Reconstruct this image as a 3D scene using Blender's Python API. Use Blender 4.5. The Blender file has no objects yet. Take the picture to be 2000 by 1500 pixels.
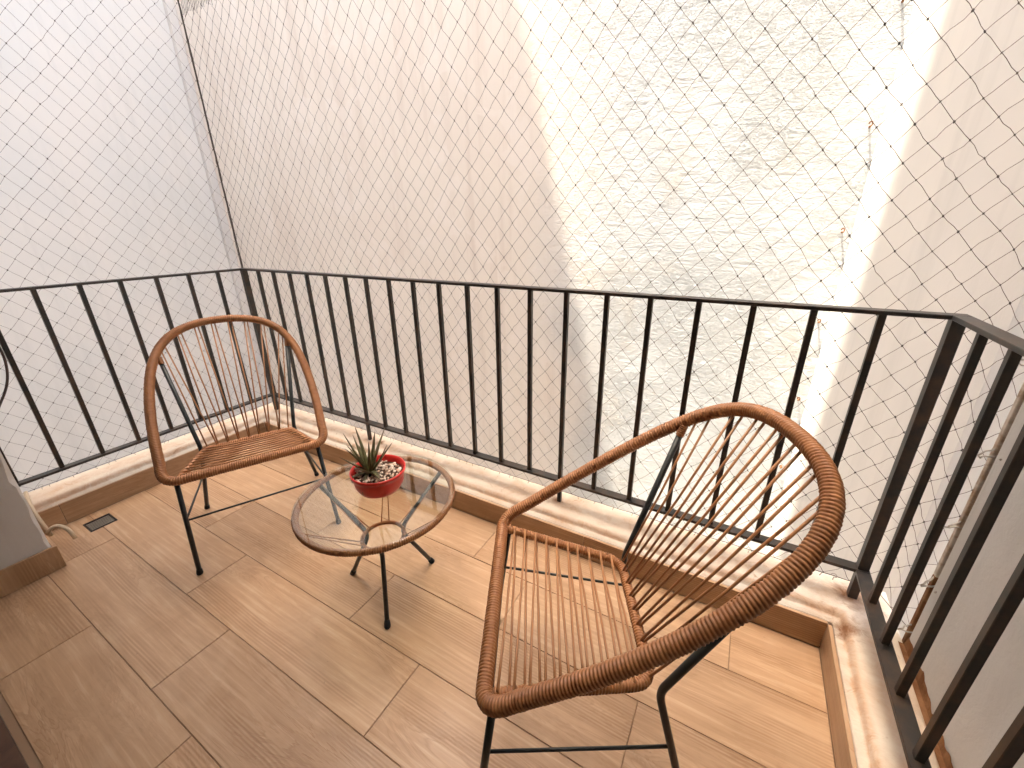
import bpy, bmesh, math, random
from mathutils import Vector, Matrix, noise
R = math.radians
sc = bpy.context.scene
C = sc.collection
random.seed(7)

# ------------------------------------------------------------------ camera
def make_camera():
    f, pitch, yaw, roll = 798.2, R(21.2), R(29.7), R(-0.74)
    fwd = Vector((-math.sin(yaw)*math.cos(pitch), math.cos(yaw)*math.cos(pitch), -math.sin(pitch)))
    right = Vector((math.cos(yaw), math.sin(yaw), 0))
    up = right.cross(fwd)
    r2 = right*math.cos(roll) + up*math.sin(roll)
    u2 = -right*math.sin(roll) + up*math.cos(roll)
    cd = bpy.data.cameras.new('camera')
    cd.sensor_width = 36; cd.lens = 36*f/2000
    cd.clip_start = 0.02; cd.clip_end = 500
    o = bpy.data.objects.new('camera', cd)
    m = Matrix((r2, u2, -fwd)).transposed().to_4x4()
    m.translation = Vector((0, 0, 1.45))
    o.matrix_world = m
    C.objects.link(o); sc.camera = o
make_camera()

# ------------------------------------------------------------------ sky, sun, exposure
SUN = Vector((0.25, 0.06, -1.0)).normalized()          # direction the light travels
elev = math.asin(-SUN.z)
az = math.atan2(-SUN.x, -SUN.y)                         # clockwise from +Y
w = bpy.data.worlds.new('World'); sc.world = w; w.use_nodes = True
nt = w.node_tree; nt.nodes.clear()
sky = nt.nodes.new('ShaderNodeTexSky'); sky.sky_type = 'NISHITA'; sky.sun_disc = False
sky.sun_elevation = elev; sky.sun_rotation = az
sky.air_density = 1.0; sky.dust_density = 3.0; sky.ozone_density = 1.0
bg = nt.nodes.new('ShaderNodeBackground'); bg.inputs[1].default_value = 0.15
wo = nt.nodes.new('ShaderNodeOutputWorld')
nt.links.new(sky.outputs[0], bg.inputs[0]); nt.links.new(bg.outputs[0], wo.inputs[0])
sd = bpy.data.lights.new('sun', 'SUN'); sd.energy = 2.0; sd.angle = R(0.45); sd.color = (1.0, 0.985, 0.96)
so = bpy.data.objects.new('sun', sd); C.objects.link(so)
so.rotation_euler = SUN.to_track_quat('-Z', 'Y').to_euler(); so.location = (-8, -5, 40)
vs = sc.view_settings
vs.view_transform = 'Standard'; vs.look = 'None'; vs.gamma = 1.0; vs.use_curve_mapping = False
vs.exposure = 3.85
vs.use_white_balance = True; vs.white_balance_temperature = 8050; vs.white_balance_tint = 6
sc.cycles.use_adaptive_sampling = True; sc.cycles.adaptive_threshold = .03
sc.cycles.max_bounces = 8; sc.cycles.diffuse_bounces = 4; sc.cycles.glossy_bounces = 3; sc.cycles.transparent_max_bounces = 16

# ------------------------------------------------------------------ material helpers
def mat(name):
    m = bpy.data.materials.new(name); m.use_nodes = True
    nt = m.node_tree; b = nt.nodes['Principled BSDF']
    return m, nt, b
def N(nt, t, **kw):
    n = nt.nodes.new(t)
    for k, v in kw.items():
        if k[0] == 'i' and k[1:].isdigit(): n.inputs[int(k[1:])].default_value = v
        elif k in n.inputs: n.inputs[k].default_value = v
        else: setattr(n, k, v)
    return n
def ramp(nt, src, stops, interp='LINEAR'):
    r = nt.nodes.new('ShaderNodeValToRGB'); r.color_ramp.interpolation = interp
    e = r.color_ramp.elements
    while len(e) < len(stops): e.new(0.5)
    for i, (p, c) in enumerate(stops):
        e[i].position = p; e[i].color = (c, c, c, 1) if isinstance(c, (int, float)) else (*c, 1)
    nt.links.new(src, r.inputs[0]); return r
def mixc(nt, fac, a, b, mode='MIX'):
    m = nt.nodes.new('ShaderNodeMix'); m.data_type = 'RGBA'; m.blend_type = mode
    for sock, v in ((m.inputs[0], fac), (m.inputs[6], a), (m.inputs[7], b)):
        if hasattr(v, 'default_value') or hasattr(v, 'is_linked'): nt.links.new(v, sock)
        elif isinstance(v, (int, float)): sock.default_value = v
        else: sock.default_value = (*v, 1)
    return m.outputs[2]
def coords(nt, scale=(1, 1, 1), rot=(0, 0, 0), kind='Object'):
    tc = nt.nodes.new('ShaderNodeTexCoord'); mp = nt.nodes.new('ShaderNodeMapping')
    mp.inputs['Scale'].default_value = scale; mp.inputs['Rotation'].default_value = rot
    nt.links.new(tc.outputs[kind], mp.inputs[0]); return mp.outputs[0]
def noise_tex(nt, vec, scale, detail=4, rough=0.55, dist=0.0):
    n = N(nt, 'ShaderNodeTexNoise'); n.inputs['Scale'].default_value = scale
    n.inputs['Detail'].default_value = detail; n.inputs['Roughness'].default_value = rough
    n.inputs['Distortion'].default_value = dist
    nt.links.new(vec, n.inputs['Vector']); return n.outputs['Fac']
def bump(nt, b, h, strength, dist):
    n = nt.nodes.new('ShaderNodeBump'); n.inputs['Strength'].default_value = strength
    n.inputs['Distance'].default_value = dist
    nt.links.new(h, n.inputs['Height']); nt.links.new(n.outputs[0], b.inputs['Normal']); return n
def math_n(nt, op, a, b=None, clamp=False):
    n = nt.nodes.new('ShaderNodeMath'); n.operation = op; n.use_clamp = clamp
    for i, v in enumerate((a, b)):
        if v is None: continue
        if isinstance(v, (int, float)): n.inputs[i].default_value = v
        else: nt.links.new(v, n.inputs[i])
    return n.outputs[0]

def plaster(name, col, col2, rough_amt=1.0, fine=60, coarse=9, stain=None, stain_lo=.58, stain_hi=.75):
    m, nt, b = mat(name)
    v = coords(nt)
    n1 = noise_tex(nt, v, 0.8, 6, .6)
    c = mixc(nt, ramp(nt, n1, [(.38, 0), (.64, 1)]).outputs[0], col, col2)
    stk = noise_tex(nt, coords(nt, (3.0, 3.0, .25)), 1.5, 5, .62, .3)
    c = mixc(nt, ramp(nt, stk, [(.50, 0), (.72, .4)]).outputs[0], c, tuple(x*.80 for x in col2))
    if stain:
        n2 = noise_tex(nt, v, 2.1, 9, .68, .6)
        c = mixc(nt, ramp(nt, n2, [(stain_lo, 0), (stain_hi, 1)]).outputs[0], c, stain)
    nt.links.new(c, b.inputs['Base Color'])
    b.inputs['Roughness'].default_value = .85; b.inputs['Specular IOR Level'].default_value = .25
    hf = noise_tex(nt, v, fine, 6, .6, .5); hc = noise_tex(nt, v, coarse, 5, .6, .8)
    h = math_n(nt, 'ADD', math_n(nt, 'MULTIPLY', hf, .35), math_n(nt, 'MULTIPLY', hc, .8))
    bump(nt, b, h, .6, .012*rough_amt)
    return m

M = {}
# rough trowelled stucco of the far wall
def stucco():
    """one wall, two coats: smooth cream render to the left, rough cool-white rough-cast to the right"""
    m, nt, b = mat('rough_stucco')
    v = coords(nt)
    n1 = noise_tex(nt, v, .6, 5, .6)
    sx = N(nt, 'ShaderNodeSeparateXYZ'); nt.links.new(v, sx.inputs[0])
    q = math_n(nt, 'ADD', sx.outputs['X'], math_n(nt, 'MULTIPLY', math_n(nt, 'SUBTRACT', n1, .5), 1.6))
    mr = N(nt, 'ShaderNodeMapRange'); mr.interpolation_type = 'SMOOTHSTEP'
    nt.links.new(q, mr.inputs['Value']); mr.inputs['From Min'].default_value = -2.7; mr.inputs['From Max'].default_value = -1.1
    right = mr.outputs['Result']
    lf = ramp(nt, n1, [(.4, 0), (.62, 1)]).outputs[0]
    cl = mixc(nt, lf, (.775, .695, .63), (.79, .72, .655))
    crt = mixc(nt, lf, (.69, .715, .75), (.72, .74, .765))  # cooler white puts the look of the sunlit side into the colour
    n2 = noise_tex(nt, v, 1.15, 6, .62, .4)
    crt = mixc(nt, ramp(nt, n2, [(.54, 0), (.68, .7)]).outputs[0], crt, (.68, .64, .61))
    stk = noise_tex(nt, coords(nt, (3.2, 1, .22)), 1.6, 5, .62, .3)
    cl = mixc(nt, ramp(nt, stk, [(.50, 0), (.70, .55)]).outputs[0], cl, (.64, .545, .48))
    pch = noise_tex(nt, v, 1.7, 4, .5, .9)
    cl = mixc(nt, ramp(nt, pch, [(.56, 0), (.60, .5)]).outputs[0], cl, (.82, .75, .70))
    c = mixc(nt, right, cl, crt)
    n3 = noise_tex(nt, v, 5.5, 7, .75, 1.0)
    c = mixc(nt, ramp(nt, n3, [(.67, 0), (.76, .55)]).outputs[0], c, (.58, .48, .41))
    b.inputs['Roughness'].default_value = .9; b.inputs['Specular IOR Level'].default_value = .15
    v2 = coords(nt, (1, 1, 2.1), (0, R(24), 0))
    a = noise_tex(nt, v2, 5.2, 8, .70, .9)
    ridg = ramp(nt, noise_tex(nt, v2, 11, 4, .6, 1.8), [(.44, 0), (.5, 1), (.56, 0)]).outputs[0]
    msk = ramp(nt, noise_tex(nt, v, 1.3, 3), [(.4, .25), (.62, 1)]).outputs[0]
    pits = ramp(nt, noise_tex(nt, v2, 19, 3, .6, 1.4), [(.30, 0), (.42, 1)]).outputs[0]
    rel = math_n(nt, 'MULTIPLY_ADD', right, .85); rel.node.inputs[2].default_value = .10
    h = math_n(nt, 'ADD', math_n(nt, 'MULTIPLY', a, 1.2), math_n(nt, 'MULTIPLY', math_n(nt, 'MULTIPLY', ridg, msk), .15))
    h = math_n(nt, 'ADD', h, math_n(nt, 'MULTIPLY', math_n(nt, 'MULTIPLY', pits, msk), .17))
    h = math_n(nt, 'MULTIPLY', h, rel)
    dirt_shade = math_n(nt, 'MULTIPLY', math_n(nt, 'SUBTRACT', 1, pits), msk)
    dirt_shade = math_n(nt, 'MULTIPLY', dirt_shade, math_n(nt, 'MULTIPLY', rel, .45))  # crevice dirt that also paints relief shade into the pits
    nt.links.new(mixc(nt, dirt_shade, c, (.42, .39, .38)), b.inputs['Base Color'])
    bump(nt, b, h, 1.0, .05)
    return m
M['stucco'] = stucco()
M['smooth_grey'] = plaster('pale_grey_plaster', (.68, .645, .615), (.64, .625, .605), .35, 80, 4)
M['smooth_white'] = plaster('smooth_white_plaster', (.64, .60, .57), (.60, .57, .55), .45, 70, 5, (.62, .56, .52), .64, .8)
M['near_white'] = plaster('painted_white_wall', (.62, .595, .57), (.54, .52, .50), .5, 55, 10, (.45, .39, .34), .68, .8)
M['facade'] = plaster('facade_plaster', (.80, .75, .70), (.78, .73, .68), .5)
M['concrete'] = plaster('yard_concrete', (.66, .62, .58), (.58, .55, .52), 1)

def curb_mat():
    m, nt, b = mat('stained_white_paint')
    v = coords(nt)
    n1 = noise_tex(nt, v, 5, 6, .65, .5)
    c = mixc(nt, ramp(nt, n1, [(.42, 0), (.66, 1)]).outputs[0], (.66, .57, .475), (.58, .435, .33))
    n2 = noise_tex(nt, v, 16, 7, .7, 1.0)
    # dirt and rust water lie in the moulding's groove and along its outer part
    at = N(nt, 'ShaderNodeAttribute', attribute_name='UVMap'); sp = N(nt, 'ShaderNodeSeparateXYZ'); nt.links.new(at.outputs['Vector'], sp.inputs[0])
    wob = math_n(nt, 'ADD', sp.outputs['X'], math_n(nt, 'MULTIPLY', math_n(nt, 'SUBTRACT', n1, .5), .05))
    band = ramp(nt, math_n(nt, 'MULTIPLY', wob, 4), [(.10, 0), (.14, .95), (.19, .75), (.24, .05), (.34, .05), (.44, .6), (.62, .5), (.74, .1)]).outputs[0]
    pat = ramp(nt, n2, [(.36, .25), (.62, 1)]).outputs[0]
    c = mixc(nt, math_n(nt, 'MULTIPLY', math_n(nt, 'MULTIPLY', band, pat), .85), c, (.50, .27, .15))
    c = mixc(nt, ramp(nt, n2, [(.60, 0), (.72, .75)]).outputs[0], c, (.33, .18, .10))
    # rust bleeding out where the right corner post and right wall meet the ledge
    geo = N(nt, 'ShaderNodeNewGeometry'); 
    def spot(p, r):
        d = N(nt, 'ShaderNodeVectorMath', operation='DISTANCE'); nt.links.new(geo.outputs['Position'], d.inputs[0])
        d.inputs[1].default_value = p
        q = math_n(nt, 'ADD', math_n(nt, 'DIVIDE', d.outputs['Value'], r), math_n(nt, 'MULTIPLY', n2, 1.6))
        return ramp(nt, q, [(.75, 1), (1.0, .0)]).outputs[0] if False else ramp(nt, math_n(nt, 'MULTIPLY', q, .5), [(.45, 1), (.75, 0)]).outputs[0]
    for p, r in (((.53, 1.6, .15), .10), ((-.66, 1.6, .15), .05), ((-1.9, 1.6, .15), .05), ((.50, 1.44, .13), .09)):
        c = mixc(nt, spot(p, r), c, (.22, .09, .035))
    nt.links.new(c, b.inputs['Base Color']); b.inputs['Roughness'].default_value = .7
    bump(nt, b, math_n(nt, 'ADD', n2, noise_tex(nt, v, 40, 4)), .5, .004)
    return m
M['curb'] = curb_mat()

def tile_mat(name, rnd=True):
    m, nt, b = mat(name)
    tc = nt.nodes.new('ShaderNodeTexCoord'); oi = nt.nodes.new('ShaderNodeObjectInfo')
    off = N(nt, 'ShaderNodeVectorMath', operation='SCALE'); off.inputs[0].default_value = (37., 23., 11.)
    nt.links.new(oi.outputs['Random'], off.inputs['Scale'])
    add = N(nt, 'ShaderNodeVectorMath', operation='ADD'); nt.links.new(tc.outputs['Object'], add.inputs[0]); nt.links.new(off.outputs[0], add.inputs[1])
    def mapped(s):
        mp = nt.nodes.new('ShaderNodeMapping'); mp.inputs['Scale'].default_value = s
        nt.links.new(add.outputs[0], mp.inputs[0]); return mp.outputs[0]
    fig = noise_tex(nt, mapped((1.1, 6.5, 1)), 1.6, 5, .55, 1.1)       # broad figure
    grain = noise_tex(nt, mapped((2.6, 60, 1)), 1.3, 4, .62, .35)      # long fine grain
    # cathedral rings from the figure
    rings = math_n(nt, 'FRACT', math_n(nt, 'MULTIPLY', fig, 13))
    rings = ramp(nt, rings, [(0, .0), (.25, 1), (.8, .65), (1, 0)]).outputs[0]
    ringmask = ramp(nt, noise_tex(nt, mapped((.8, 3.0, 1)), 1.5, 2), [(.46, 0), (.62, 1)]).outputs[0]
    # straight combed bands
    sep = N(nt, 'ShaderNodeSeparateXYZ'); nt.links.new(add.outputs[0], sep.inputs[0])
    wob = math_n(nt, 'MULTIPLY', noise_tex(nt, mapped((.8, 1, 1)), 1.5, 2), .03)
    comb = math_n(nt, 'SINE', math_n(nt, 'MULTIPLY', math_n(nt, 'ADD', sep.outputs['Y'], wob), 640))
    comb = math_n(nt, 'MULTIPLY_ADD', comb, .5); comb.node.inputs[2].default_value = .5
    combmask = ramp(nt, noise_tex(nt, mapped((.35, 8, 1)), 1.2, 2, .5), [(.52, 0), (.60, 1)]).outputs[0]
    base = mixc(nt, ramp(nt, fig, [(.3, 0), (.7, 1)]).outputs[0], (.43, .258, .148), (.515, .325, .198))
    base = mixc(nt, math_n(nt, 'MULTIPLY', ramp(nt, grain, [(.35, 1), (.6, 0)]).outputs[0], .40), base, (.30, .165, .09))
    base = mixc(nt, math_n(nt, 'MULTIPLY', ramp(nt, grain, [(.55, 0), (.75, 1)]).outputs[0], .55), base, (.57, .41, .285))
    base = mixc(nt, math_n(nt, 'MULTIPLY', math_n(nt, 'MULTIPLY', math_n(nt, 'SUBTRACT', 1, rings), ringmask), .50), base, (.29, .15, .075))
    base = mixc(nt, math_n(nt, 'MULTIPLY', math_n(nt, 'MULTIPLY', comb, combmask), .50), base, (.27, .14, .07))
    geo = N(nt, 'ShaderNodeNewGeometry')
    dust = noise_tex(nt, geo.outputs['Position'], 3.1, 6, .62, .8); spots = noise_tex(nt, geo.outputs['Position'], 38, 3, .5)
    base = mixc(nt, ramp(nt, dust, [(.50, 0), (.70, .30)]).outputs[0], base, (.56, .385, .255))
    base = mixc(nt, ramp(nt, dust, [(.30, .28), (.44, 0)]).outputs[0], base, (.28, .16, .09))
    base = mixc(nt, ramp(nt, spots, [(.73, 0), (.77, .45)]).outputs[0], base, (.20, .12, .08))
    hsv = N(nt, 'ShaderNodeHueSaturation'); nt.links.new(base, hsv.inputs['Color'])
    nt.links.new(math_n(nt, 'MULTIPLY_ADD', oi.outputs['Random'], .16), hsv.inputs['Value'])
    hsv.inputs['Value'].links[0].from_node.inputs[2].default_value = .93
    nt.links.new(hsv.outputs[0], b.inputs['Base Color'])
    b.inputs['Roughness'].default_value = .42; b.inputs['Specular IOR Level'].default_value = .32
    rr = ramp(nt, noise_tex(nt, mapped((1, 1, 1)), 5, 5), [(.3, .30), (.7, .46)]).outputs[0]
    nt.links.new(rr, b.inputs['Roughness'])
    h = math_n(nt, 'SUBTRACT', math_n(nt, 'MULTIPLY', grain, .5), math_n(nt, 'MULTIPLY', math_n(nt, 'MULTIPLY', comb, combmask), .35))
    h = math_n(nt, 'ADD', h, math_n(nt, 'MULTIPLY', math_n(nt, 'MULTIPLY', rings, ringmask), .3))
    bump(nt, b, h, .5, .0016)
    return m
M['tile'] = tile_mat('wood_look_tile')

def simple(name, col, rough=.5, metal=0, spec=.5, var=None, scale=20, bmp=0):
    m, nt, b = mat(name); b.inputs['Roughness'].default_value = rough; b.inputs['Metallic'].default_value = metal
    b.inputs['Specular IOR Level'].default_value = spec
    if var:
        n = noise_tex(nt, coords(nt), scale, 6, .65, .3)
        nt.links.new(mixc(nt, ramp(nt, n, [(.42, 0), (.68, 1)]).outputs[0], col, var), b.inputs['Base Color'])
        if bmp: bump(nt, b, n, .5, bmp)
    else: b.inputs['Base Color'].default_value = (*col, 1)
    return m
M['grout'] = simple('brown_grout', (.27, .165, .10), .9)
M['iron'] = simple('dark_painted_iron', (.022, .019, .017), .46, 0, .4, (.060, .034, .022), 13, .0012)
M['rod'] = simple('black_rod', (.018, .022, .023), .38, 0, .5)
M['rubber'] = simple('black_rubber', (.012, .013, .013), .7)
M['cord'] = simple('brown_plastic_cord', (.30, .118, .046), .44, 0, .4, (.38, .16, .064), 22)
M['cord_thin'] = simple('brown_thin_cord', (.38, .17, .075), .38, 0, .45)
M['net'] = simple('net_twine', (.085, .042, .033), .7)
M['netknot'] = simple('net_knot_twine', (.045, .03, .026), .7)
M['rope'] = simple('net_edge_rope', (.07, .05, .042), .8)
M['wire'] = simple('galvanised_wire', (.42, .38, .34), .45, .6)
M['red'] = simple('red_plastic', (.60, .022, .018), .30, 0, .5, (.52, .018, .016), 6)
M['soil'] = simple('potting_soil', (.05, .03, .02), .95, 0, .1, (.10, .055, .035), 60, .004)
M['rust'] = simple('rusty_steel', (.17, .07, .03), .85, 0, .2, (.30, .15, .075), 14, .003)
M['strip'] = simple('flaking_white_strip', (.58, .50, .43), .7, 0, .3, (.30, .17, .09), 18, .002)
M['beige_rope'] = simple('beige_cable_sheath', (.52, .40, .28), .6)
M['cable'] = simple('dark_cable', (.05, .03, .025), .5)
M['steel'] = simple('drain_steel', (.30, .27, .23), .4, .7)
M['darkhole'] = simple('dark_cavity', (.03, .022, .018), .9)
M['sill'] = simple('dark_wood_sill', (.10, .05, .03), .55, 0, .4, (.06, .03, .02), 12)
M['doorframe'] = simple('door_frame', (.06, .04, .03), .5)
def pebble_mat():
    m, nt, b = mat('pebbles')
    g = N(nt, 'ShaderNodeNewGeometry')
    r = ramp(nt, g.outputs['Random Per Island'], [(0, (.22, .11, .07)), (.3, (.50, .33, .24)), (.65, (.66, .52, .42)), (1, (.78, .68, .58))])
    nt.links.new(r.outputs[0], b.inputs['Base Color']); b.inputs['Roughness'].default_value = .6
    return m
M['pebble'] = pebble_mat()
def leaf_mat():
    m, nt, b = mat('succulent_leaf')
    tc = nt.nodes.new('ShaderNodeTexCoord'); sx = N(nt, 'ShaderNodeSeparateXYZ'); nt.links.new(tc.outputs['UV'], sx.inputs[0])
    oi = nt.nodes.new('ShaderNodeObjectInfo')
    a = mixc(nt, oi.outputs['Random'], (.12, .12, .045), (.19, .175, .075))
    tip = ramp(nt, sx.outputs['Y'], [(.0, 0), (.62, .15), (1, .85)])
    nt.links.new(mixc(nt, tip.outputs[0], a, (.10, .045, .035)), b.inputs['Base Color'])
    b.inputs['Roughness'].default_value = .45
    return m
M['leaf'] = leaf_mat()
def glass_mat():
    m, nt, b = mat('table_glass'); nt.nodes.remove(b)
    lw = N(nt, 'ShaderNodeLayerWeight'); lw.inputs['Blend'].default_value = .5
    fr = math_n(nt, 'MULTIPLY_ADD', math_n(nt, 'POWER', lw.outputs['Facing'], 5), .90).node; fr.inputs[2].default_value = .095
    t = N(nt, 'ShaderNodeBsdfTransparent'); t.inputs[0].default_value = (.96, .965, .925, 1)
    g = N(nt, 'ShaderNodeBsdfGlossy'); g.inputs['Roughness'].default_value = .015
    mx = N(nt, 'ShaderNodeMixShader'); nt.links.new(fr.outputs[0], mx.inputs[0])
    nt.links.new(t.outputs[0], mx.inputs[1]); nt.links.new(g.outputs[0], mx.inputs[2])
    nt.links.new(mx.outputs[0], nt.nodes['Material Output'].inputs[0])
    return m
M['glass'] = glass_mat()

# ------------------------------------------------------------------ mesh helpers
def obj(name, bm, m, parent=None, smooth=False):
    me = bpy.data.meshes.new(name)
    bmesh.ops.recalc_face_normals(bm, faces=bm.faces)
    bm.to_mesh(me); bm.free(); me.materials.append(m)
    if smooth: me.shade_smooth()
    o = bpy.data.objects.new(name, me); C.objects.link(o)
    if parent: o.parent = parent
    return o
def pyobj(name, verts, faces, m, parent=None, smooth=False):
    me = bpy.data.meshes.new(name); me.from_pydata([tuple(v) for v in verts], [], faces); me.update()
    me.materials.append(m)
    if smooth: me.shade_smooth()
    o = bpy.data.objects.new(name, me); C.objects.link(o)
    if parent: o.parent = parent
    return o
def tag(o, label=None, cat=None, group=None, kind=None):
    if label: o['label'] = label
    if cat: o['category'] = cat
    if group: o['group'] = group
    if kind: o['kind'] = kind
    return o
def empty(name, loc=(0, 0, 0), rz=0):
    o = bpy.data.objects.new(name, None); C.objects.link(o)
    o.location = loc; o.rotation_euler = (0, 0, rz); o.empty_display_size = .1
    return o
def box(bm, x0, x1, y0, y1, z0, z1, bev=0):
    vs = [bm.verts.new((x, y, z)) for z in (z0, z1) for y in (y0, y1) for x in (x0, x1)]
    fs = [bm.faces.new([vs[i] for i in q]) for q in ((0, 2, 3, 1), (4, 5, 7, 6), (0, 1, 5, 4), (2, 6, 7, 3), (0, 4, 6, 2), (1, 3, 7, 5))]
    if bev:
        es = set(e for f in fs for e in f.edges)
        bmesh.ops.bevel(bm, geom=list(es), offset=bev, segments=1, profile=.5, affect='EDGES')
    return bm
def box_obj(name, dims, m, parent=None, bev=0):
    return obj(name, box(bmesh.new(), *dims, bev), m, parent)
def frames(path, closed=False):
    n = len(path); T = []
    for i in range(n):
        a = path[(i-1) % n] if closed or i > 0 else path[i]
        b = path[(i+1) % n] if closed or i < n-1 else path[i]
        t = (b-a); T.append(t.normalized() if t.length > 1e-9 else Vector((0, 0, 1)))
    u = T[0].orthogonal().normalized(); U = [u]
    for i in range(1, n):
        q = T[i-1].rotation_difference(T[i]); u = (q @ U[-1]); u = (u - T[i]*u.dot(T[i])).normalized(); U.append(u)
    return T, U
def tube(path, r, seg=10, closed=False, cap=True, verts=None, faces=None):
    """path: Vectors; r: number or list. Appends to verts/faces."""
    if verts is None: verts, faces = [], []
    path = [Vector(p) for p in path]; T, U = frames(path, closed); n = len(path); b0 = len(verts)
    for i in range(n):
        ri = r[i] if isinstance(r, (list, tuple)) else r
        V = T[i].cross(U[i])
        for k in range(seg):
            a = 2*math.pi*k/seg; verts.append(path[i] + (U[i]*math.cos(a) + V*math.sin(a))*ri)
    m = n if closed else n-1
    for i in range(m):
        for k in range(seg):
            k2 = (k+1) % seg; j = (i+1) % n
            faces.append((b0+i*seg+k, b0+i*seg+k2, b0+j*seg+k2, b0+j*seg+k))
    if cap and not closed:
        faces.append(tuple(b0+k for k in range(seg))[::-1]); faces.append(tuple(b0+(n-1)*seg+k for k in range(seg)))
    return verts, faces
def tube_obj(name, path, r, m, parent=None, seg=10, closed=False):
    v, f = tube(path, r, seg, closed); return pyobj(name, v, f, m, parent, True)
def resample(path, step, closed=False):
    P = [Vector(p) for p in path]
    if closed: P = P+[P[0]]
    L = [0]
    for a, b in zip(P, P[1:]): L.append(L[-1]+(b-a).length)
    n = max(2, round(L[-1]/step)); out = []; j = 0
    for i in range(n if closed else n+1):
        s = L[-1]*i/n
        while j < len(L)-2 and L[j+1] < s: j += 1
        t = (s-L[j])/max(1e-9, L[j+1]-L[j]); out.append(P[j].lerp(P[j+1], min(1, max(0, t))))
    return out
def fillet(pts, rad, seg=8, closed=False):
    pts = [Vector(p) for p in pts]; n = len(pts); out = []
    for i, p in enumerate(pts):
        if not closed and i in (0, n-1): out.append(p); continue
        a = pts[i-1]; b = pts[(i+1) % n]
        ra = min(rad, (a-p).length*.49); rb = min(rad, (b-p).length*.49)
        s = p+(a-p).normalized()*ra; e = p+(b-p).normalized()*rb
        for k in range(seg+1):
            t = k/seg; out.append(s*(1-t)**2+p*2*t*(1-t)+e*t*t)
    return out
def wrapped(name, path, rad, pitch, m, parent=None, closed=False, seg=14, sub=5):
    """a rod wound tightly with round cord: scalloped tube, ridges leaning like a winding"""
    P = resample(path, pitch/sub, closed); T, U = frames(P, closed); n = len(P); verts = []; faces = []
    cr = pitch*.5
    rnd = random.Random(3)
    jit = [rnd.uniform(-.0005, .0006) for _ in range(n//sub+2)]
    for i in range(n):
        V = T[i].cross(U[i])
        for k in range(seg):
            a = 2*math.pi*k/seg
            ph = (i/sub + k/seg) % 1.0; idx = int(i/sub + k/seg) % len(jit)
            q = abs(ph-.5)*2
            rr = rad - cr*1.25 + cr*1.25*math.sqrt(max(0, 1-q*q)) + jit[idx]
            verts.append(P[i] + (U[i]*math.cos(a)+V*math.sin(a))*rr)
    mm = n if closed else n-1
    for i in range(mm):
        j = (i+1) % n
        for k in range(seg):
            k2 = (k+1) % seg; faces.append((i*seg+k, i*seg+k2, j*seg+k2, j*seg+k))
    if not closed:
        faces.append(tuple(range(seg))[::-1]); faces.append(tuple((n-1)*seg+k for k in range(seg)))
    return pyobj(name, verts, faces, m, parent, True)

# ------------------------------------------------------------------ the light well
YF, XR, XL, ROOF = 5.0, 0.75, -9.62, 31.5
g = box_obj('ground', (-70, 70, -70, 70, -3.7, -3.2), M['concrete']); tag(g, kind='structure')
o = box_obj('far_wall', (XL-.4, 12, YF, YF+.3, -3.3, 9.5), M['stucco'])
tag(o, 'tall cream stucco wall facing the balcony, rough plaster lit by raking sun', 'wall')
o = box_obj('side_wall', (XR, XR+.3, 1.9, YF-.003, -3.3, 9.5), M['smooth_white'])
tag(o, 'smooth white side wall beyond the netting, sunlit strip at its far corner', 'wall')
o = box_obj('neighbour_wall', (XL-.4, XL, -.097, YF-.003, -3.3, ROOF), M['smooth_grey'])
tag(o, 'smooth pale grey wall in shade behind the short left railing', 'wall')
o = box_obj('corner_pilaster', (XL+.003, XL+.10, YF-.14, YF-.006, -3.3, ROOF-2), M['smooth_white'])
tag(o, 'narrow white pilaster in the corner between grey wall and stucco wall', 'pilaster')

# own building: facade with a door opening behind the camera
fac = empty('apartment_building', (0, -.1, 0))
tag(fac, 'plastered apartment building that carries the balcony', 'building')
def fpart(name, d, m):
    p = box_obj(name, (d[0], d[1], d[2]+.1, d[3]+.1, d[4], d[5]), m, fac); return p
fpart('wall', (-24, -2.56, -.4, -.1, -3.3, 3.0), M['facade'])
fpart('wall', (.3, 12, -.4, -.1, -3.3, 3.0), M['facade'])
fpart('wall', (-2.56, .3, -.4, -.1, -3.3, -.3), M['facade'])
fpart('wall', (-2.56, .3, -.4, -.1, 2.25, 3.0), M['facade'])
fpart('upper_wall_blocker', (-24, -1.9, -.4, -.1, 3.0, 72.0), M['facade'])  # unseen upper storeys, height shaped to shade the balcony and side wall
fpart('upper_wall_blocker', (-1.897, 12, -.4, -.1, 3.0, 11.0), M['facade'])  # unseen step, kept low to let skylight onto the far wall
fpart('ceiling_blocker', (-3.30, .651, -.099, .95, 2.62, 2.75), M['facade'])  # unseen partial slab, added with its depth set to dim the floor
fpart('room_wall', (-2.6, .34, -4.2, -4.0, -.3, 2.6), M['facade'])
fpart('room_wall', (-2.7, -2.56, -4.0, -.4, -.3, 2.6), M['facade'])
fpart('room_wall', (.3, .44, -4.0, -.4, -.3, 2.6), M['facade'])
fpart('room_ceiling', (-2.56, .3, -4.0, -.4, 2.5, 2.6), M['facade'])
fpart('room_floor', (-2.56, .3, -4.0, -.4, -.3, .0), M['tile'])
fpart('door_sill', (-2.56, .3, -.4, -.085, -.3, .022), M['sill'])

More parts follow.
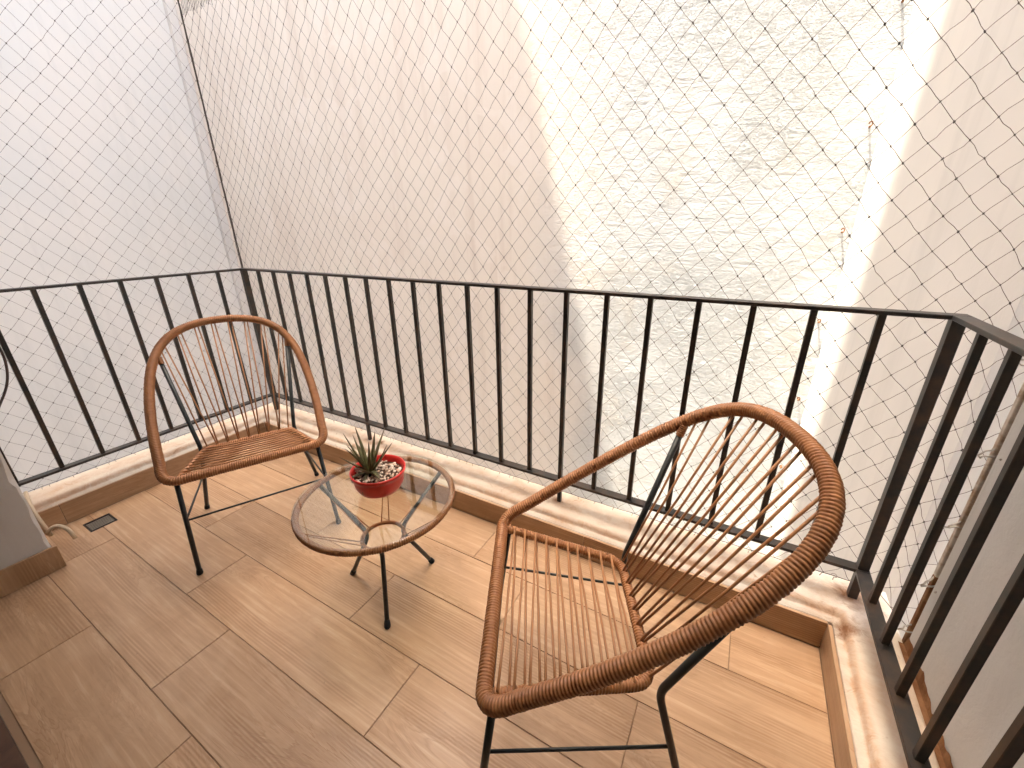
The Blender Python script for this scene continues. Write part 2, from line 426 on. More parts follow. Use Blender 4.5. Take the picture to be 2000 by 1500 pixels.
# pier at the left end of the balcony
pier = empty('wall_pier', (-2.9, .1, 0)); tag(pier, 'worn white wall pier with chipped edge at the end of the left railing', 'wall')
def pier_mesh():
    bm = bmesh.new(); 
    nz = 90; pr = []
    x1, y1 = -2.552, .238; x0, y0 = -3.26, -.1
    for i in range(nz+1):
        z = -.2 + 3.2*i/nz
        ch = .006 + .016*max(0, noise.noise(Vector((3.1, .2, z*9)))) + .012*max(0, noise.noise(Vector((.1, 7.2, z*31))))
        if z > .9: ch = .006
        pr.append([bm.verts.new(p) for p in ((x0, y0, z), (x1, y0, z), (x1, y1-ch, z), (x1-ch, y1, z), (x0, y1, z))])
    for a, b in zip(pr, pr[1:]):
        for k in range(5): bm.faces.new((a[k], a[(k+1) % 5], b[(k+1) % 5], b[k]))
    bm.faces.new(pr[0][::-1]); bm.faces.new(pr[-1])
    bmesh.ops.translate(bm, verts=bm.verts, vec=(2.9, -.1, 0))
    return bm
obj('plaster', pier_mesh(), M['near_white'], pier)
p = box_obj('skirting_tile', (-2.551, -2.538, -.099, .252, .001, .118), M['tile'], None, .0015); p.parent = pier; p.location = (2.9, -.1, 0)
p = box_obj('skirting_tile', (-2.915, -2.553, .240, .252, .001, .118), M['tile'], None, .0015); p.parent = pier; p.location = (2.9, -.1, 0)

# right end wall
rw = empty('end_wall', (.8, .7, 0)); tag(rw, 'scuffed white end wall beside the right railing with rusty edge', 'wall')
bm = bmesh.new(); box(bm, .652, .93, -.1, 1.473, -3.3, 9.5)
ed = [e for e in bm.edges if abs(e.verts[0].co.x-.652) < 1e-4 and abs(e.verts[1].co.x-.652) < 1e-4 and e.verts[0].co.y > 1.4 and e.verts[1].co.y > 1.4]
bmesh.ops.bevel(bm, geom=ed, offset=.03, segments=5, profile=.5, affect='EDGES')
bmesh.ops.translate(bm, verts=bm.verts, vec=(-.8, -.7, 0)); obj('plaster', bm, M['near_white'], rw)
bm = bmesh.new(); box(bm, .655, .70, 1.474, 1.492, .1, .42, .002); bmesh.ops.translate(bm, verts=bm.verts, vec=(-.8, -.7, 0))
obj('rusty_edge_strip', bm, M['rust'], rw)
bm = bmesh.new(); box(bm, .655, .70, 1.474, 1.491, .4203, 3.0, .002); bmesh.ops.translate(bm, verts=bm.verts, vec=(-.8, -.7, 0))
obj('edge_strip', bm, M['strip'], rw)
# rust stain creeping up the wall foot: thin scaly crust with a ragged top
def crust():
    bm = bmesh.new(); n = 120; lo = []; hi = []
    for i in range(n+1):
        y = .2+1.25*i/n; h = .018+.035*max(0, noise.noise(Vector((y*6, 1.3, 0)))+.3)+.012*noise.noise(Vector((y*40, 2, 0)))
        lo.append((y, .150)); hi.append((y, .150+max(.006, h)))
    A = [bm.verts.new((.646, y, z)) for y, z in lo]; B = [bm.verts.new((.6505, y, z)) for y, z in hi]; Cc = [bm.verts.new((.630, y, .1535)) for y, z in lo]
    for i in range(n):
        bm.faces.new((A[i], A[i+1], B[i+1], B[i])); bm.faces.new((Cc[i], Cc[i+1], A[i+1], A[i]))
    bmesh.ops.translate(bm, verts=bm.verts, vec=(-.8, -.7, 0)); return bm
obj('rust_crust', crust(), M['rust'], rw)

# beams that carry the top of the nets
o = box_obj('net_beam', (-3.12, .651, 1.60, 1.70, 2.72, 2.88), M['smooth_white'], None, .004); tag(o, 'white beam over the long railing that the net hangs from', 'beam')
o = box_obj('net_beam', (-3.20, -3.122, .25, 1.597, 2.80, 2.95), M['smooth_white'], None, .004); tag(o, 'white beam over the short left railing that the net hangs from', 'beam')

# ------------------------------------------------------------------ floor
floor = box_obj('balcony_floor', (-2.96, .50, -.1, 1.50, -.25, -.0035), M['grout']); tag(floor, kind='structure')
YB = [-.066, .188, .442, .696, .950, 1.202, 1.449]
JO = [[-2.03, -1.257, -.18], [-2.575, -1.53, -.46], [-1.866, -.79, .285], [-2.25, -1.157, -.084], [-2.77, -1.70, -.62], [-1.98, -.907, .165]]
gap = .0013
FX0, FX1 = -2.934, .447
def tile_obj(x0, x1, y0, y1, parent, z0=-.010, z1=0):
    cx, cy = (x0+x1)/2, (y0+y1)/2
    bm = box(bmesh.new(), x0-cx, x1-cx, y0-cy, y1-cy, z0, z1, .0012)
    o = obj('floor_tile', bm, M['tile'], parent); o.location = (cx, cy, random.uniform(-.0006, .0004)); return o
DR = (-2.855, -2.735, .395, .505)      # drain cut-out
for r, js in enumerate(JO):
    xs = [FX0]+js+[FX1]
    for a, b in zip(xs, xs[1:]):
        a2, b2 = a+(gap if a != FX0 else 0), b-(gap if b != FX1 else 0); y0, y1 = YB[r]+gap, YB[r+1]-gap
        if b <= -2.5 and r in (1, 2) or (r == 2 and a == FX0):
            # tile notched round the drain
            yy0, yy1 = max(y0, DR[2]), min(y1, DR[3])
            pieces = []
            bm = bmesh.new(); cx, cy = (a2+b2)/2, (y0+y1)/2
            def add(x0, x1, yA, yB_):
                if x1-x0 > .002 and yB_-yA > .002: box(bm, x0-cx, x1-cx, yA-cy, yB_-cy, -.010, 0)
            add(a2, min(b2, DR[0]), y0, y1); add(max(a2, DR[1]), b2, y0, y1)
            add(max(a2, DR[0]), min(b2, DR[1]), y0, min(y1, DR[2])); add(max(a2, DR[0]), min(b2, DR[1]), max(y0, DR[3]), y1)
            bmesh.ops.remove_doubles(bm, verts=bm.verts, dist=1e-5)
            o = obj('floor_tile', bm, M['tile'], floor); o.location = (cx, cy, 0)
        else: tile_obj(a2, b2, y0, y1, floor)
# floor drain
dr = empty('floor_drain', ((DR[0]+DR[1])/2, (DR[2]+DR[3])/2, 0)); tag(dr, 'small recessed rectangular floor drain with slats in the tiles', 'drain')
hx, hy = (DR[1]-DR[0])/2-.001, (DR[3]-DR[2])/2-.001
box_obj('pan', (-hx, hx, -hy, hy, -.0033, -.0022), M['darkhole'], dr)
bm = bmesh.new()
for q in ((-hx, hx, -hy, -hy+.008), (-hx, hx, hy-.008, hy), (-hx, -hx+.008, -hy+.0081, hy-.0081), (hx-.008, hx, -hy+.0081, hy-.0081)): box(bm, *q, -.002, -.0003)
obj('frame', bm, M['darkhole'], dr)
for i in range(6):
    x = -hx+.024+i*(2*hx-.048)/5
    box_obj('slat', (x-.004, x+.004, -hy+.0083, hy-.0083, -.002, -.0008), M['steel'], dr)

# ------------------------------------------------------------------ kerb ledge with skirting tiles
curb = empty('balcony_ledge', (-1.25, 1.5, 0)); tag(curb, 'stained white painted ledge running round the balcony edge under the railing', 'ledge')
prof = [(0, -.25), (0, .118), (.003, .1235), (.028, .1255), (.033, .128), (.036, .137), (.044, .146), (.056, .1495), (.09, .1505), (.13, .151), (.17, .151), (.214, .150), (.224, .144), (.226, -.25)]
cx0, cy1, cx1 = -2.947, 1.462, .462
def curb_mesh():
    bm = bmesh.new(); rows = []
    def ring(x, y, nx, ny):
        r = []
        for d, z in prof:
            r.append(bm.verts.new((x+nx*d, y+ny*d, z)))
        rows.append(r)
    nL, nF, nR = 28, 80, 34
    for i in range(nL): ring(cx0, .24+(cy1-.24)*i/nL, -1, 0)
    ring(cx0, cy1, -1, 1)
    for i in range(1, nF): ring(cx0+(cx1-cx0)*i/nF, cy1, 0, 1)
    # rounded inner moulding at the right corner
    ring(cx1, cy1, .82, 1)
    for i in range(1, nR+1): ring(cx1, cy1-(cy1+.09)*i/nR, .82, 0)
    for a, b in zip(rows, rows[1:]):
        for k in range(len(prof)-1): bm.faces.new((a[k], b[k], b[k+1], a[k+1]))
    for v in bm.verts:     # hand-trowelled unevenness on the top
        if v.co.z > .12:
            n = noise.noise(v.co*7)*.0025+noise.noise(v.co*23)*.0012; v.co.z += n; v.co.x += n*.6; v.co.y += n*.6
    bm.faces.new(rows[0]); bm.faces.new(rows[-1][::-1])
    uvl = bm.loops.layers.uv.new('UVMap'); D = {}
    for r in rows:
        for k, vv in enumerate(r): D[vv] = prof[k][0]
    for f in bm.faces:
        for l in f.loops: l[uvl].uv = (D[l.vert], 0)
    bmesh.ops.translate(bm, verts=bm.verts, vec=(1.25, -1.5, 0)); return bm
obj('ledge_top', curb_mesh(), M['curb'], curb, True)
def skirt(x0, x1, y0, y1, axis):
    cx, cy = (x0+x1)/2, (y0+y1)/2
    bm = box(bmesh.new(), x0-cx, x1-cx, y0-cy, y1-cy, -.060, .060, .0012)
    if axis == 'y':   # grain runs along the piece: object x axis along y
        bmesh.ops.rotate(bm, verts=bm.verts, cent=(0, 0, 0), matrix=Matrix.Rotation(-math.pi/2, 3, 'Z'))
    # rotate so that the tile face lies in object xy
    bmesh.ops.rotate(bm, verts=bm.verts, cent=(0, 0, 0), matrix=Matrix.Rotation(-math.pi/2, 3, 'X'))
    o = obj('skirting_tile', bm, M['tile'], curb)
    m = (Matrix.Rotation(math.pi/2, 4, 'Z') if axis == 'y' else Matrix.Identity(4)) @ Matrix.Rotation(math.pi/2, 4, 'X')
    m.translation = Vector((cx+1.25, cy-1.5, .0615)); o.matrix_local = m
xs = [-2.934, -2.62, -1.55, -.46, .449]
for a, b in zip(xs, xs[1:]): skirt(a+.001, b-.001, 1.4495, 1.4615, 'x')
for a, b in ((.253, .36), (.362, 1.448)): skirt(-2.9465, -2.9345, a, b, 'y')
for a, b in ((-.09, .40), (.402, 1.448)): skirt(.4485, .4605, a, b, 'y')

# ------------------------------------------------------------------ railing
rail = empty('balcony_railing', (-1.2, 1.6, .15)); tag(rail, 'dark iron railing with flat rails and square bars round the balcony', 'railing')
off = Vector((1.2, -1.6, -.15))
def rbox(name, x0, x1, y0, y1, z0, z1, bev=.0012):
    o = box_obj(name, (x0+off.x, x1+off.x, y0+off.y, y1+off.y, z0+off.z, z1+off.z), M['iron'], rail, bev); return o
RX0, RX1, RY = -3.0, .53, 1.6
TZ0, TZ1, BZ0, BZ1 = 1.190, 1.203, .272, .285
hw = .021
rbox('top_rail', RX0-hw, RX1+hw, RY-hw, RY+hw, TZ0, TZ1)
rbox('top_rail', RX0-hw, RX0+hw, .242, RY-hw-.0005, TZ0, TZ1)
rbox('top_rail', RX1-hw, RX1+hw, -.09, RY-hw-.0005, TZ0, TZ1)
rbox('bottom_rail', RX0-hw, RX1+hw, RY-hw, RY+hw, BZ0, BZ1)
rbox('bottom_rail', RX0-hw, RX0+hw, .242, RY-hw-.0005, BZ0, BZ1)
rbox('bottom_rail', RX1-hw, RX1+hw, -.09, RY-hw-.0005, BZ0, BZ1)
b = .0095
fx = [-2.835+.1685*i for i in range(20)]
feet = (5, 13)
for i, x in enumerate(fx):
    x += random.uniform(-.003, .003)
    rbox('bar', x-b, x+b, RY-b, RY+b, BZ1, TZ0)
    if i in feet: rbox('foot', x-b, x+b, RY-b, RY+b, .146, BZ0)
for y in [1.434-.1655*i for i in range(8)]:
    rbox('bar', RX0-b, RX0+b, y-b, y+b, BZ1, TZ0)
for y in [1.438-.161*i for i in range(10)]:
    rbox('bar', RX1-b, RX1+b, y-b, y+b, BZ1, TZ0)
for x in (RX0, RX1):
    rbox('post', x-.016, x+.016, RY-.016, RY+.016, BZ1, TZ0)
    rbox('foot', x-.014, x+.014, RY-.014, RY+.014, .146, BZ0)

# ------------------------------------------------------------------ safety nets
def curve_noise(p): return Vector((noise.noise(p*1.7), noise.noise(p*1.7+Vector((9, 3, 1))), noise.noise(p*1.7+Vector((2, 8, 5)))))
def net(fn, nu, nv, hu, hv, parent, org, seed, rt=.0008):
    rnd = random.Random(seed); K = {}
    for i in range(nu+1):
        for j in range(nv+1):
            if (i+j) % 2 == 0:
                p = fn(i*hu, j*hv)
                edge = i in (0, nu) or j in (0, nv)
                p = p + curve_noise(p)*(.005 if edge else .019) + Vector((rnd.gauss(0, .0016), rnd.gauss(0, .0012), rnd.gauss(0, .0016)))
                K[i, j] = p
    tv, tf, kv, kf = [], [], [], []
    for (i, j), p in K.items():
        for dj in (-1, 1):
            q = K.get((i+1, j+dj))
            if q is None: continue
            d = q-p; m1 = p+d*.3+Vector((rnd.gauss(0, .0012), rnd.gauss(0, .001), rnd.gauss(0, .0012)-.0004)); m2 = p+d*.7+Vector((rnd.gauss(0, .0012), rnd.gauss(0, .001), rnd.gauss(0, .0012)-.0004))
            tube([p-org, m1-org, m2-org, q-org], rt, 3, False, False, tv, tf)
        b0 = len(kv); c = p-org; s = .0027*rnd.uniform(.75, 1.25)
        t = rnd.uniform(-.0012, .0012)
        for v in ((s, 0, t), (-s, 0, -t), (0, s, 0), (0, -s, 0), (t, 0, s*1.5), (-t, 0, -s*1.5)): kv.append(c+Vector(v))
        for f in ((0, 2, 4), (2, 1, 4), (1, 3, 4), (3, 0, 4), (2, 0, 5), (1, 2, 5), (3, 1, 5), (0, 3, 5)): kf.append(tuple(b0+x for x in f))
    a = pyobj('mesh', tv, tf, M['net'], parent); tag(a, kind='stuff')
    a = pyobj('knots', kv, kf, M['netknot'], parent); tag(a, kind='stuff')
HU, HV = .0405, .0462
Z0, Z1 = .165, 2.715
nv = int((Z1-Z0)/HV)
HVf = (Z1-Z0)/nv
NX0, NY, NXL = -3.12, 1.662, -3.14
def rope(path, r, parent, org, name='edge_rope'):
    P = [Vector(p)-org for p in resample(path, .03)]
    P = [p+Vector((random.gauss(0, .0008), random.gauss(0, .0008), random.gauss(0, .0008))) for p in P]
    return tube_obj(name, P, r, M['rope'], parent, 6)
def hook(p, parent, org, rz=0, s=1.0, name='hook', m='wire'):
    pts = [Vector((0, 0, -.012)), Vector((0, 0, .004))]
    for k in range(9):
        a = R(-90+k*34); pts.append(Vector((math.cos(a)*.009*s, 0, .013*s+.009*s*math.sin(a))))
    o = tube_obj(name, pts, .0013*s, M[m], parent, 6); o.location = p-org; o.rotation_euler = (0, 0, rz); return o
# front net, turning at the right to the edge of the end wall
fo = Vector((-1.2, NY, Z0)); fnet = empty('safety_net', fo)
tag(fnet, 'thin brown knotted safety net stretched outside the long railing', 'net')
LF = .605-NX0
def ffront(u, v):
    if u <= LF: return Vector((NX0+u, NY, Z0+v))
    t = (u-LF); return Vector((.605+.07*t/.185, NY-.17*t/.185, Z0+v))
net(ffront, int((LF+.185)/HU), nv, HU, HVf, fnet, fo, 1)
rope([(NX0, NY, Z0), (.605, NY, Z0), (.675, NY-.17, Z0)], .0012, fnet, fo, 'bottom_wire')
rope([(NX0, NY, Z1), (.605, NY, Z1), (.675, NY-.17, Z1)], .003, fnet, fo)
rope([(.675, NY-.17, Z0), (.675, NY-.17, Z1)], .0026, fnet, fo)
rope([(NX0-.006, NY+.004, Z0-.01), (NX0-.006, NY+.004, 2.73)], .0042, fnet, fo, 'corner_rope')
rope([(NX0+.010, NY-.012, 1.19), (NX0+.004, NY-.004, 2.73)], .0026, fnet, fo, 'corner_rope')
for i in range(13): hook(Vector((NX0+.12+i*.29, NY-.004, .158)), fnet, fo, random.uniform(-.8, .8))
for i in range(40):      # twine ties between wire and ledge
    x = NX0+.05+i*.0925
    rope([(x, NY, Z0), (x+random.uniform(-.01, .01), NY-.003, .149)], .0009, fnet, fo, 'tie')
for i in range(26):     # net gathered on the beam at the left corner
    x = NX0+.02+i*.016
    rope([(x, NY, 2.60+random.uniform(-.015, .012)), (x+.006, NY+.002, 2.66), (x+.014, NY+.008, 2.72)], .0011, fnet, fo, 'tie')
# left net
lo = Vector((NXL, .9, Z0)); lnet = empty('safety_net', lo)
tag(lnet, 'thin brown knotted safety net outside the short left railing', 'net')
net(lambda u, v: Vector((NXL, .25+u, Z0+v)), int((NY-.25)/HU), nv+1, (NY-.25)/int((NY-.25)/HU), HVf, lnet, lo, 2, .00065)
rope([(NXL, .25, Z0), (NXL, NY, Z0)], .0012, lnet, lo, 'bottom_wire')
rope([(NXL, .25, Z1+.05), (NXL, NY, Z1+.05)], .003, lnet, lo)
rope([(NXL, .25, Z0), (NXL, .25, Z1+.05)], .0026, lnet, lo)
for i in range(5): hook(Vector((NXL+.004, .36+i*.28, .158)), lnet, lo, 1.57+random.uniform(-.8, .8))
for i in range(15):
    y = .30+i*.0925; rope([(NXL, y, Z0), (NXL+.003, y+random.uniform(-.01, .01), .149)], .0009, lnet, lo, 'tie')

# wire loops tying the net to the end wall
for i, z in enumerate((.20, .40, .62, .86, 1.12, 1.5, 1.9, 2.3)):
    pts = []
    for k in range(15):
        a = 2*math.pi*k/14
        pts.append(Vector((.030*math.cos(a)*1.0, .006*math.sin(a*2), .012*math.sin(a)+.010*math.cos(a))))
    pts += [Vector((.028, -.012, .004)), Vector((.012, -.03, -.004)), Vector((-.018, -.05, -.012))]
    o = tube_obj('wire_tie', [p+Vector((random.gauss(0, .002), random.gauss(0, .002), random.gauss(0, .002))) for p in pts], .0026, M['wire'], None, 6)
    o.location = (.655, 1.475, z); o.rotation_euler = (random.uniform(-.4, .4), random.uniform(-.3, .3), random.uniform(-.4, .4))
    tag(o, 'twisted wire loop tying the net to the edge of the end wall', 'wire', 'wire ties on the end wall')

# pegs on the far wall near the side wall
for i in range(7):
    z = 5.9 - i*.845 if False else 3.03-.838*(i-1)
    root = empty('wall_peg', (.672, YF, z)); tag(root, 'rusty hook peg stuck in the sunlit stucco by the side wall', 'hook', 'pegs in the sunlit stucco wall')
    tube_obj('spike', [(0, .02, 0), (.003, -.02, .002), (.0, -.038, .0)], [.009, .008, .007], M['rust'], root, 8)
    pts = [(.0, -.036, 0)]+[(.012*math.cos(R(a)), -.040, .018+.018*math.sin(R(a))) for a in range(-90, 210, 30)]
    tube_obj('ring', pts, .005, M['rust'], root, 6)

# ------------------------------------------------------------------ chairs
CP = dict(w0=.313, w1=.335, s1=.274, a1=1.208, a2=-.503, b1=.808, b2=-.282, hf=.469, ws0=.273, wr=.195, dr=.397, hr=.401, ta=.647, fx=.298, fy=.038, rx=.284, ry=-.51, ex=2.131)
def hoop1(s):
    P = CP
    if s <= P['s1']: wdt = P['w0']+(P['w1']-P['w0'])*math.sin(s/P['s1']*math.pi/2)
    else:
        q = (s-P['s1'])/(1-P['s1']); wdt = P['w1']*max(0, 1-q**P['ex'])**(1/P['ex'])
    return Vector((wdt, -(P['a1']*s+P['a2']*s*s), P['hf']+P['b1']*s+P['b2']*s*s))
def mir(v): return Vector((-v.x, v.y, v.z))
def make_chair():
    P = CP; root = empty('cord_chair')
    # hoop: front lip, two sides and the arch of the back in one bent rod
    side = [hoop1(math.sin(t*math.pi/2/80)) for t in range(81)]
    side = [p for p in side if (p-side[0]).length > .06]
    c0 = hoop1(0); s0 = side[0]; lip = Vector((c0.x-.065, c0.y+.004, c0.z-.004))
    corner = [lip*(1-t)**2+(c0+Vector((.012, .012, -.004)))*2*t*(1-t)+s0*t*t for t in [k/10 for k in range(10)]]
    half = corner+side
    path = half+[mir(p) for p in reversed(half[:-1])]
    wrapped('hoop', path, .0205, .0085, M['cord'], root, True)
    # seat frame: two side bars and a rear bar
    a = Vector((P['ws0'], -.012, P['hf']-.012)); r = Vector((P['wr'], -P['dr'], P['hr']))
    fr = fillet([a, r, mir(r), mir(a)], .05, 8)
    wrapped('seat_frame', fr, .0155, .0082, M['cord'], root, False, 12)
    # seat cords: zigzag from side bar to side bar, over and under
    nz = 10
    def bar(t, sgn): p = a.lerp(r, t); return Vector((p.x*sgn, p.y, p.z))
    rnd = random.Random(5)
    for i in range(nz):
        t0 = .07+.84*i/(nz-1)+rnd.uniform(-.006, .006)
        for s, ta, tb, dz in ((1, t0, t0-.034, .0145), (1, t0+.010, t0+.030, -.0145)):
            p, q = bar(ta, 1), bar(tb, -1)
            p = p+Vector((.004, 0, dz)); q = q+Vector((-.004, 0, dz)); m = (p+q)/2+Vector((0, 0, -.010 if dz > 0 else .006))
            tube_obj('seat_cord', [p, p.lerp(m, .5)+Vector((0, 0, -.002)), m, m.lerp(q, .5)+Vector((0, 0, -.002)), q], .0036, M['cord_thin'], root, 6)
    # back cords: rear bar to the arch
    nb = 8
    def arch(u):  # u -1..1 across the arch
        s = P['s1']+(1-P['s1'])*(max(0, 1-(abs(u)**P['ex'])))**(1/P['ex']); h = hoop1(min(.99999, s)); return Vector((h.x*(1 if u > 0 else -1), h.y, h.z))
    for i in range(nb):
        u = -.80+1.60*i/(nb-1)
        xb = -.165+.33*i/(nb-1)
        for e in (-1, 1):
            p = arch(u+e*.022); dirn = Vector((0, .4, -.9)).normalized()
            p = p+Vector((-p.x*.02, 0, 0))+Vector((0, .006*e, -.010))
            q = Vector((xb+e*.0215, -P['dr']-.004*e, P['hr']+.013))
            m = (p+q)/2+Vector((0, -.006, 0))
            tube_obj('back_cord', [p, m, q], .0036, M['cord_thin'], root, 6)
    # rods
    for s in (1, -1):
        def S(x, y, z): return Vector((x*s, y, z))
        top = S(P['w0']-.035, -.018, P['hf']-.02); foot = S(P['fx'], P['fy'], .004)
        lg = tube_obj('front_leg', [top, foot], .0098, M['rod'], root, 12)
        tube_obj('rubber_foot', [foot+(top-foot)*.05, foot+(top-foot)*.03, foot+Vector((0, 0, .0)), foot+Vector((0, 0, -.003))], [.0105, .0125, .0130, .011], M['rubber'], lg, 12)
        at = hoop1(P['ta']); at = S(at.x-.012, at.y+.004, at.z-.012)
        knee = S(P['wr']+.019, -P['dr']-.012, P['hr']-.002); foot2 = S(P['rx'], P['ry'], .004)
        lg2 = tube_obj('rear_leg', fillet([at, knee, foot2], .03, 6), .0098, M['rod'], root, 12)
        tube_obj('rubber_foot', [foot2+(knee-foot2)*.05, foot2+(knee-foot2)*.03, foot2, foot2+Vector((0, 0, -.003))], [.0105, .0125, .0130, .011], M['rubber'], lg2, 12)
        d = (knee-at).normalized()
        wrapped('cord_collar', [at+d*-.004, at+d*.032], .0135, .0065, M['cord'], lg2, False, 12)
        # side stretcher at a third down the legs
        z = .268; p = top.lerp(foot, (top.z-z)/(top.z-foot.z)); z = .245; q = knee.lerp(foot2, (knee.z-z)/(knee.z-foot2.z))
        tube_obj('side_stretcher', [p, q], .0045, M['rod'], root, 8)
    z = .268; t = (P['hf']-.02-z)/(P['hf']-.024)
    xf = (P['w0']-.035)*(1-t)+P['fx']*t; yf = -.018*(1-t)+P['fy']*t
    tube_obj('front_stretcher', [(xf, yf, z), (-xf, yf, z)], .0045, M['rod'], root, 8)
    return root
def copy_tree(o, parent=None):
    c = o.copy(); C.objects.link(c); c.parent = parent
    for ch in list(o.children): copy_tree(ch, c)
    return c
ch1 = make_chair(); ch2 = copy_tree(ch1)
ch1.location = (-1.833, .811, 0); ch1.rotation_euler = (0, 0, R(-116.95))
ch2.location = (-.483, .742, 0); ch2.rotation_euler = (0, 0, R(116.3))
tag(ch1, 'brown cord wound hoop-back chair on black legs in the railing corner, near the floor drain', 'chair', 'cord wound chairs')
tag(ch2, 'brown cord wound hoop-back chair on black legs beside the right end of the ledge', 'chair', 'cord wound chairs')

# ------------------------------------------------------------------ table
TX, TY = -1.128, .898
tb = empty('side_table', (TX, TY, 0)); tag(tb, 'round glass topped side table with cord wound rim and three black legs', 'table')
RT, ZT = .303, .462
circ = lambda r, z, n=120: [(r*math.cos(2*math.pi*k/n), r*math.sin(2*math.pi*k/n), z) for k in range(n)]
wrapped('rim', circ(RT-.012, ZT-.004), .0125, .0078, M['cord'], tb, True, 12)
wrapped('waist_ring', circ(.083, .270), .0085, .0058, M['cord'], tb, True, 10)
bm = bmesh.new(); bmesh.ops.create_cone(bm, cap_ends=True, segments=96, radius1=RT-.002, radius2=RT-.002, depth=.006)
bmesh.ops.bevel(bm, geom=[e for e in bm.edges if len(e.link_faces) == 2 and any(len(f.verts) > 4 for f in e.link_faces)], offset=.0015, segments=2, profile=.5, affect='EDGES')
bmesh.ops.translate(bm, verts=bm.verts, vec=(0, 0, ZT+.0125)); obj('glass_top', bm, M['glass'], tb)
for az_ in (-49, 190, 70):
    c, s = math.cos(R(az_)), math.sin(R(az_)); P = lambda r, z: Vector((r*c, r*s, z))
    foot, kn, tp = P(.202, .004), P(.072, .262), P(RT-.020, ZT-.012)
    lg = tube_obj('leg', fillet([foot, kn, tp], .05, 8), .0090, M['rod'], tb, 12)
    tube_obj('rubber_foot', [foot+(kn-foot)*.09, foot+(kn-foot)*.05, foot, foot+Vector((0, 0, -.003))], [.0096, .0118, .0125, .0105], M['rubber'], lg, 12)
for k in range(12):
    a0 = R(10+30*k); 
    for e in (-1, 1):
        a1 = a0+e*R(11)
        p = Vector(((RT-.014)*math.cos(a0+e*.012), (RT-.014)*math.sin(a0+e*.012), ZT-.014)); q = Vector((.083*math.cos(a1), .083*math.sin(a1), .277))
        if k % 2 == 0: tube_obj('web_cord', [p, (p+q)/2, q], .0022, M['cord_thin'], tb, 6)

# ------------------------------------------------------------------ potted succulent
ZG = ZT+.0155
pot = empty('potted_succulent', (-1.134, .926, ZG+.0006)); tag(pot, 'spiky succulent in a small red plastic bowl on the glass table', 'plant')
def lathe(prof, seg=48):
    v, f = [], []
    for r, z in prof:
        for k in range(seg): a = 2*math.pi*k/seg; v.append((r*math.cos(a), r*math.sin(a), z))
    for i in range(len(prof)-1):
        for k in range(seg): k2 = (k+1) % seg; f.append((i*seg+k, i*seg+k2, (i+1)*seg+k2, (i+1)*seg+k))
    f.append(tuple(range(seg))[::-1]); f.append(tuple((len(prof)-1)*seg+k for k in range(seg)))
    return v, f
PR, PH = .102, .098
v, f = lathe([(.046, -.0), (.060, .002), (.080, .016), (.092, .038), (.0965, .068), (.0975, .084), (.104, .086), (.105, .097), (.1025, .0985), (.099, .097), (.095, .084), (.090, .068), (.085, .055)])
pyobj('bowl', v, f, M['red'], pot, True)
v, f = lathe([(.0925, .066), (.0926, .0725), (.06, .0755), (.02, .077)]); pyobj('soil', v, f, M['soil'], pot, True)
# pebbles
bm = bmesh.new(); rnd = random.Random(11)
for i in range(230):
    a = rnd.uniform(0, 2*math.pi); rr = .087*math.sqrt(rnd.random()); x, y = rr*math.cos(a), rr*math.sin(a)
    if (x+.032)**2+(y+.012)**2 < .026**2: continue
    if x < -.02 and rnd.random() < .55: continue
    s = rnd.uniform(.0032, .0068)
    r = bmesh.ops.create_icosphere(bm, subdivisions=1, radius=s)
    m = Matrix.Translation((x, y, .0775+s*.3)) @ Matrix.Rotation(rnd.uniform(0, 6), 4, 'Z') @ Matrix.Rotation(rnd.uniform(-.5, .5), 4, 'X') @ Matrix.Diagonal((1.25*rnd.uniform(.8, 1.2), .9*rnd.uniform(.8, 1.2), .6, 1))
    for vv in r['verts']: vv.co += Vector((rnd.gauss(0, 1), rnd.gauss(0, 1), rnd.gauss(0, 1)))*s*.12
    bmesh.ops.transform(bm, matrix=m, verts=r['verts'])
o = obj('pebbles', bm, M['pebble'], pot); tag(o, kind='stuff')
# ear of the bowl
tube_obj('wire_ear', [(-.085, -.048, .07), (-.098, -.056, .055), (-.094, -.056, .036), (-.078, -.046, .022)], .0016, M['cable'], pot, 6)
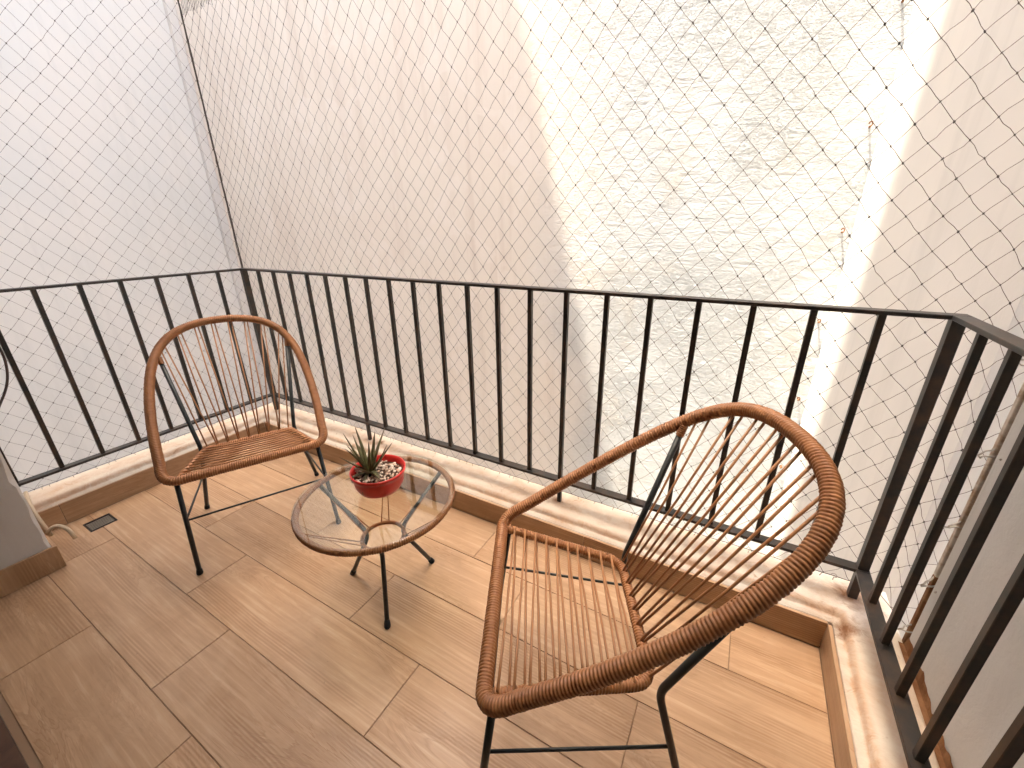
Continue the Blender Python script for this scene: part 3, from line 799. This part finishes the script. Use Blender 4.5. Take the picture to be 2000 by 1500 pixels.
# leaves
def leaf(length, width, az_, tilt, curl, base, seed):
    rnd = random.Random(seed); n = 9; v, f, uv = [], [], []
    d = Vector((math.cos(az_), math.sin(az_), 0)); side = Vector((-math.sin(az_), math.cos(az_), 0)); p = Vector(base)
    ang = tilt
    for i in range(n+1):
        t = i/n; wdt = width*(0.62+.75*t-1.37*t*t if t < .45 else .68*(1-t)**.8/(.55**.8)*.99+.001)
        up = d*-math.sin(ang)+Vector((0, 0, 1))*math.cos(ang)   # normal of the upper face
        th = max(.0006, .0048*(1-t)**.7*width/.012)
        v += [p+side*wdt*.5+up*th*.35, p+up*-th*.10, p-side*wdt*.5+up*th*.35, p-up*th*.9]
        uv += [t]*4
        p = p+(d*math.cos(ang)+Vector((0, 0, 1))*math.sin(ang))*length/n
        ang += curl/n
    for i in range(n):
        for k in range(4):
            k2 = (k+1) % 4; f.append((i*4+k, i*4+k2, (i+1)*4+k2, (i+1)*4+k))
    f.append((0, 1, 2, 3)); f.append(tuple(n*4+k for k in range(4))[::-1])
    o = pyobj('leaf', v, f, M['leaf'], pot, True)
    L = o.data.uv_layers.new(name='UVMap')
    for poly in o.data.polygons:
        for li in poly.loop_indices: L.data[li].uv = (.5, uv[o.data.loops[li].vertex_index])
    return o
bx, by = -.032, -.012
LV = []
rnd = random.Random(4)
for i in range(9): LV.append((rnd.uniform(.15, .20), R(40*i+rnd.uniform(-12, 12)), R(rnd.uniform(52, 80)), rnd.uniform(-.25, .2)))
for i in range(8): LV.append((rnd.uniform(.12, .15), R(45*i+20+rnd.uniform(-12, 12)), R(rnd.uniform(30, 55)), rnd.uniform(-.15, .3)))
for a in (205, 250, 345, 150): LV.append((rnd.uniform(.085, .105), R(a), R(rnd.uniform(8, 22)), rnd.uniform(-.5, -.15)))
LV.append((.115, R(-62), R(22), -1.9)); LV.append((.10, R(-20), R(30), -1.0))
for i, (L, a, t, cu) in enumerate(LV):
    leaf(L, rnd.uniform(.018, .025), a, t, cu, (bx+.006*math.cos(a), by+.006*math.sin(a), .080), i)

# ------------------------------------------------------------------ cables at the pier
o = tube_obj('cable_end', fillet([(-2.96, .285, .24), (-2.86, .268, .20), (-2.79, .268, .14), (-2.765, .275, .06)], .05, 6), .008, M['beige_rope'], None, 10)
tag(o, 'beige cable sheath bending down over the ledge beside the wall pier', 'cable')
o = tube_obj('cable_end', fillet([(-2.72, .258, .10), (-2.70, .29, .14), (-2.66, .32, .12), (-2.635, .325, .06)], .05, 6), .0085, M['beige_rope'], None, 10)
tag(o, 'short cut beige cable end curling out at the foot of the wall pier', 'cable')
o = tube_obj('dark_cable', fillet([(-2.985, .40, 1.18), (-2.983, .418, 1.0), (-2.98, .425, .90), (-2.985, .40, .78), (-3.0, .33, .66), (-3.0, .262, .55)], .1, 6), .005, M['cable'], None, 8)
tag(o, 'dark cable hanging slack against the end of the left railing', 'cable')
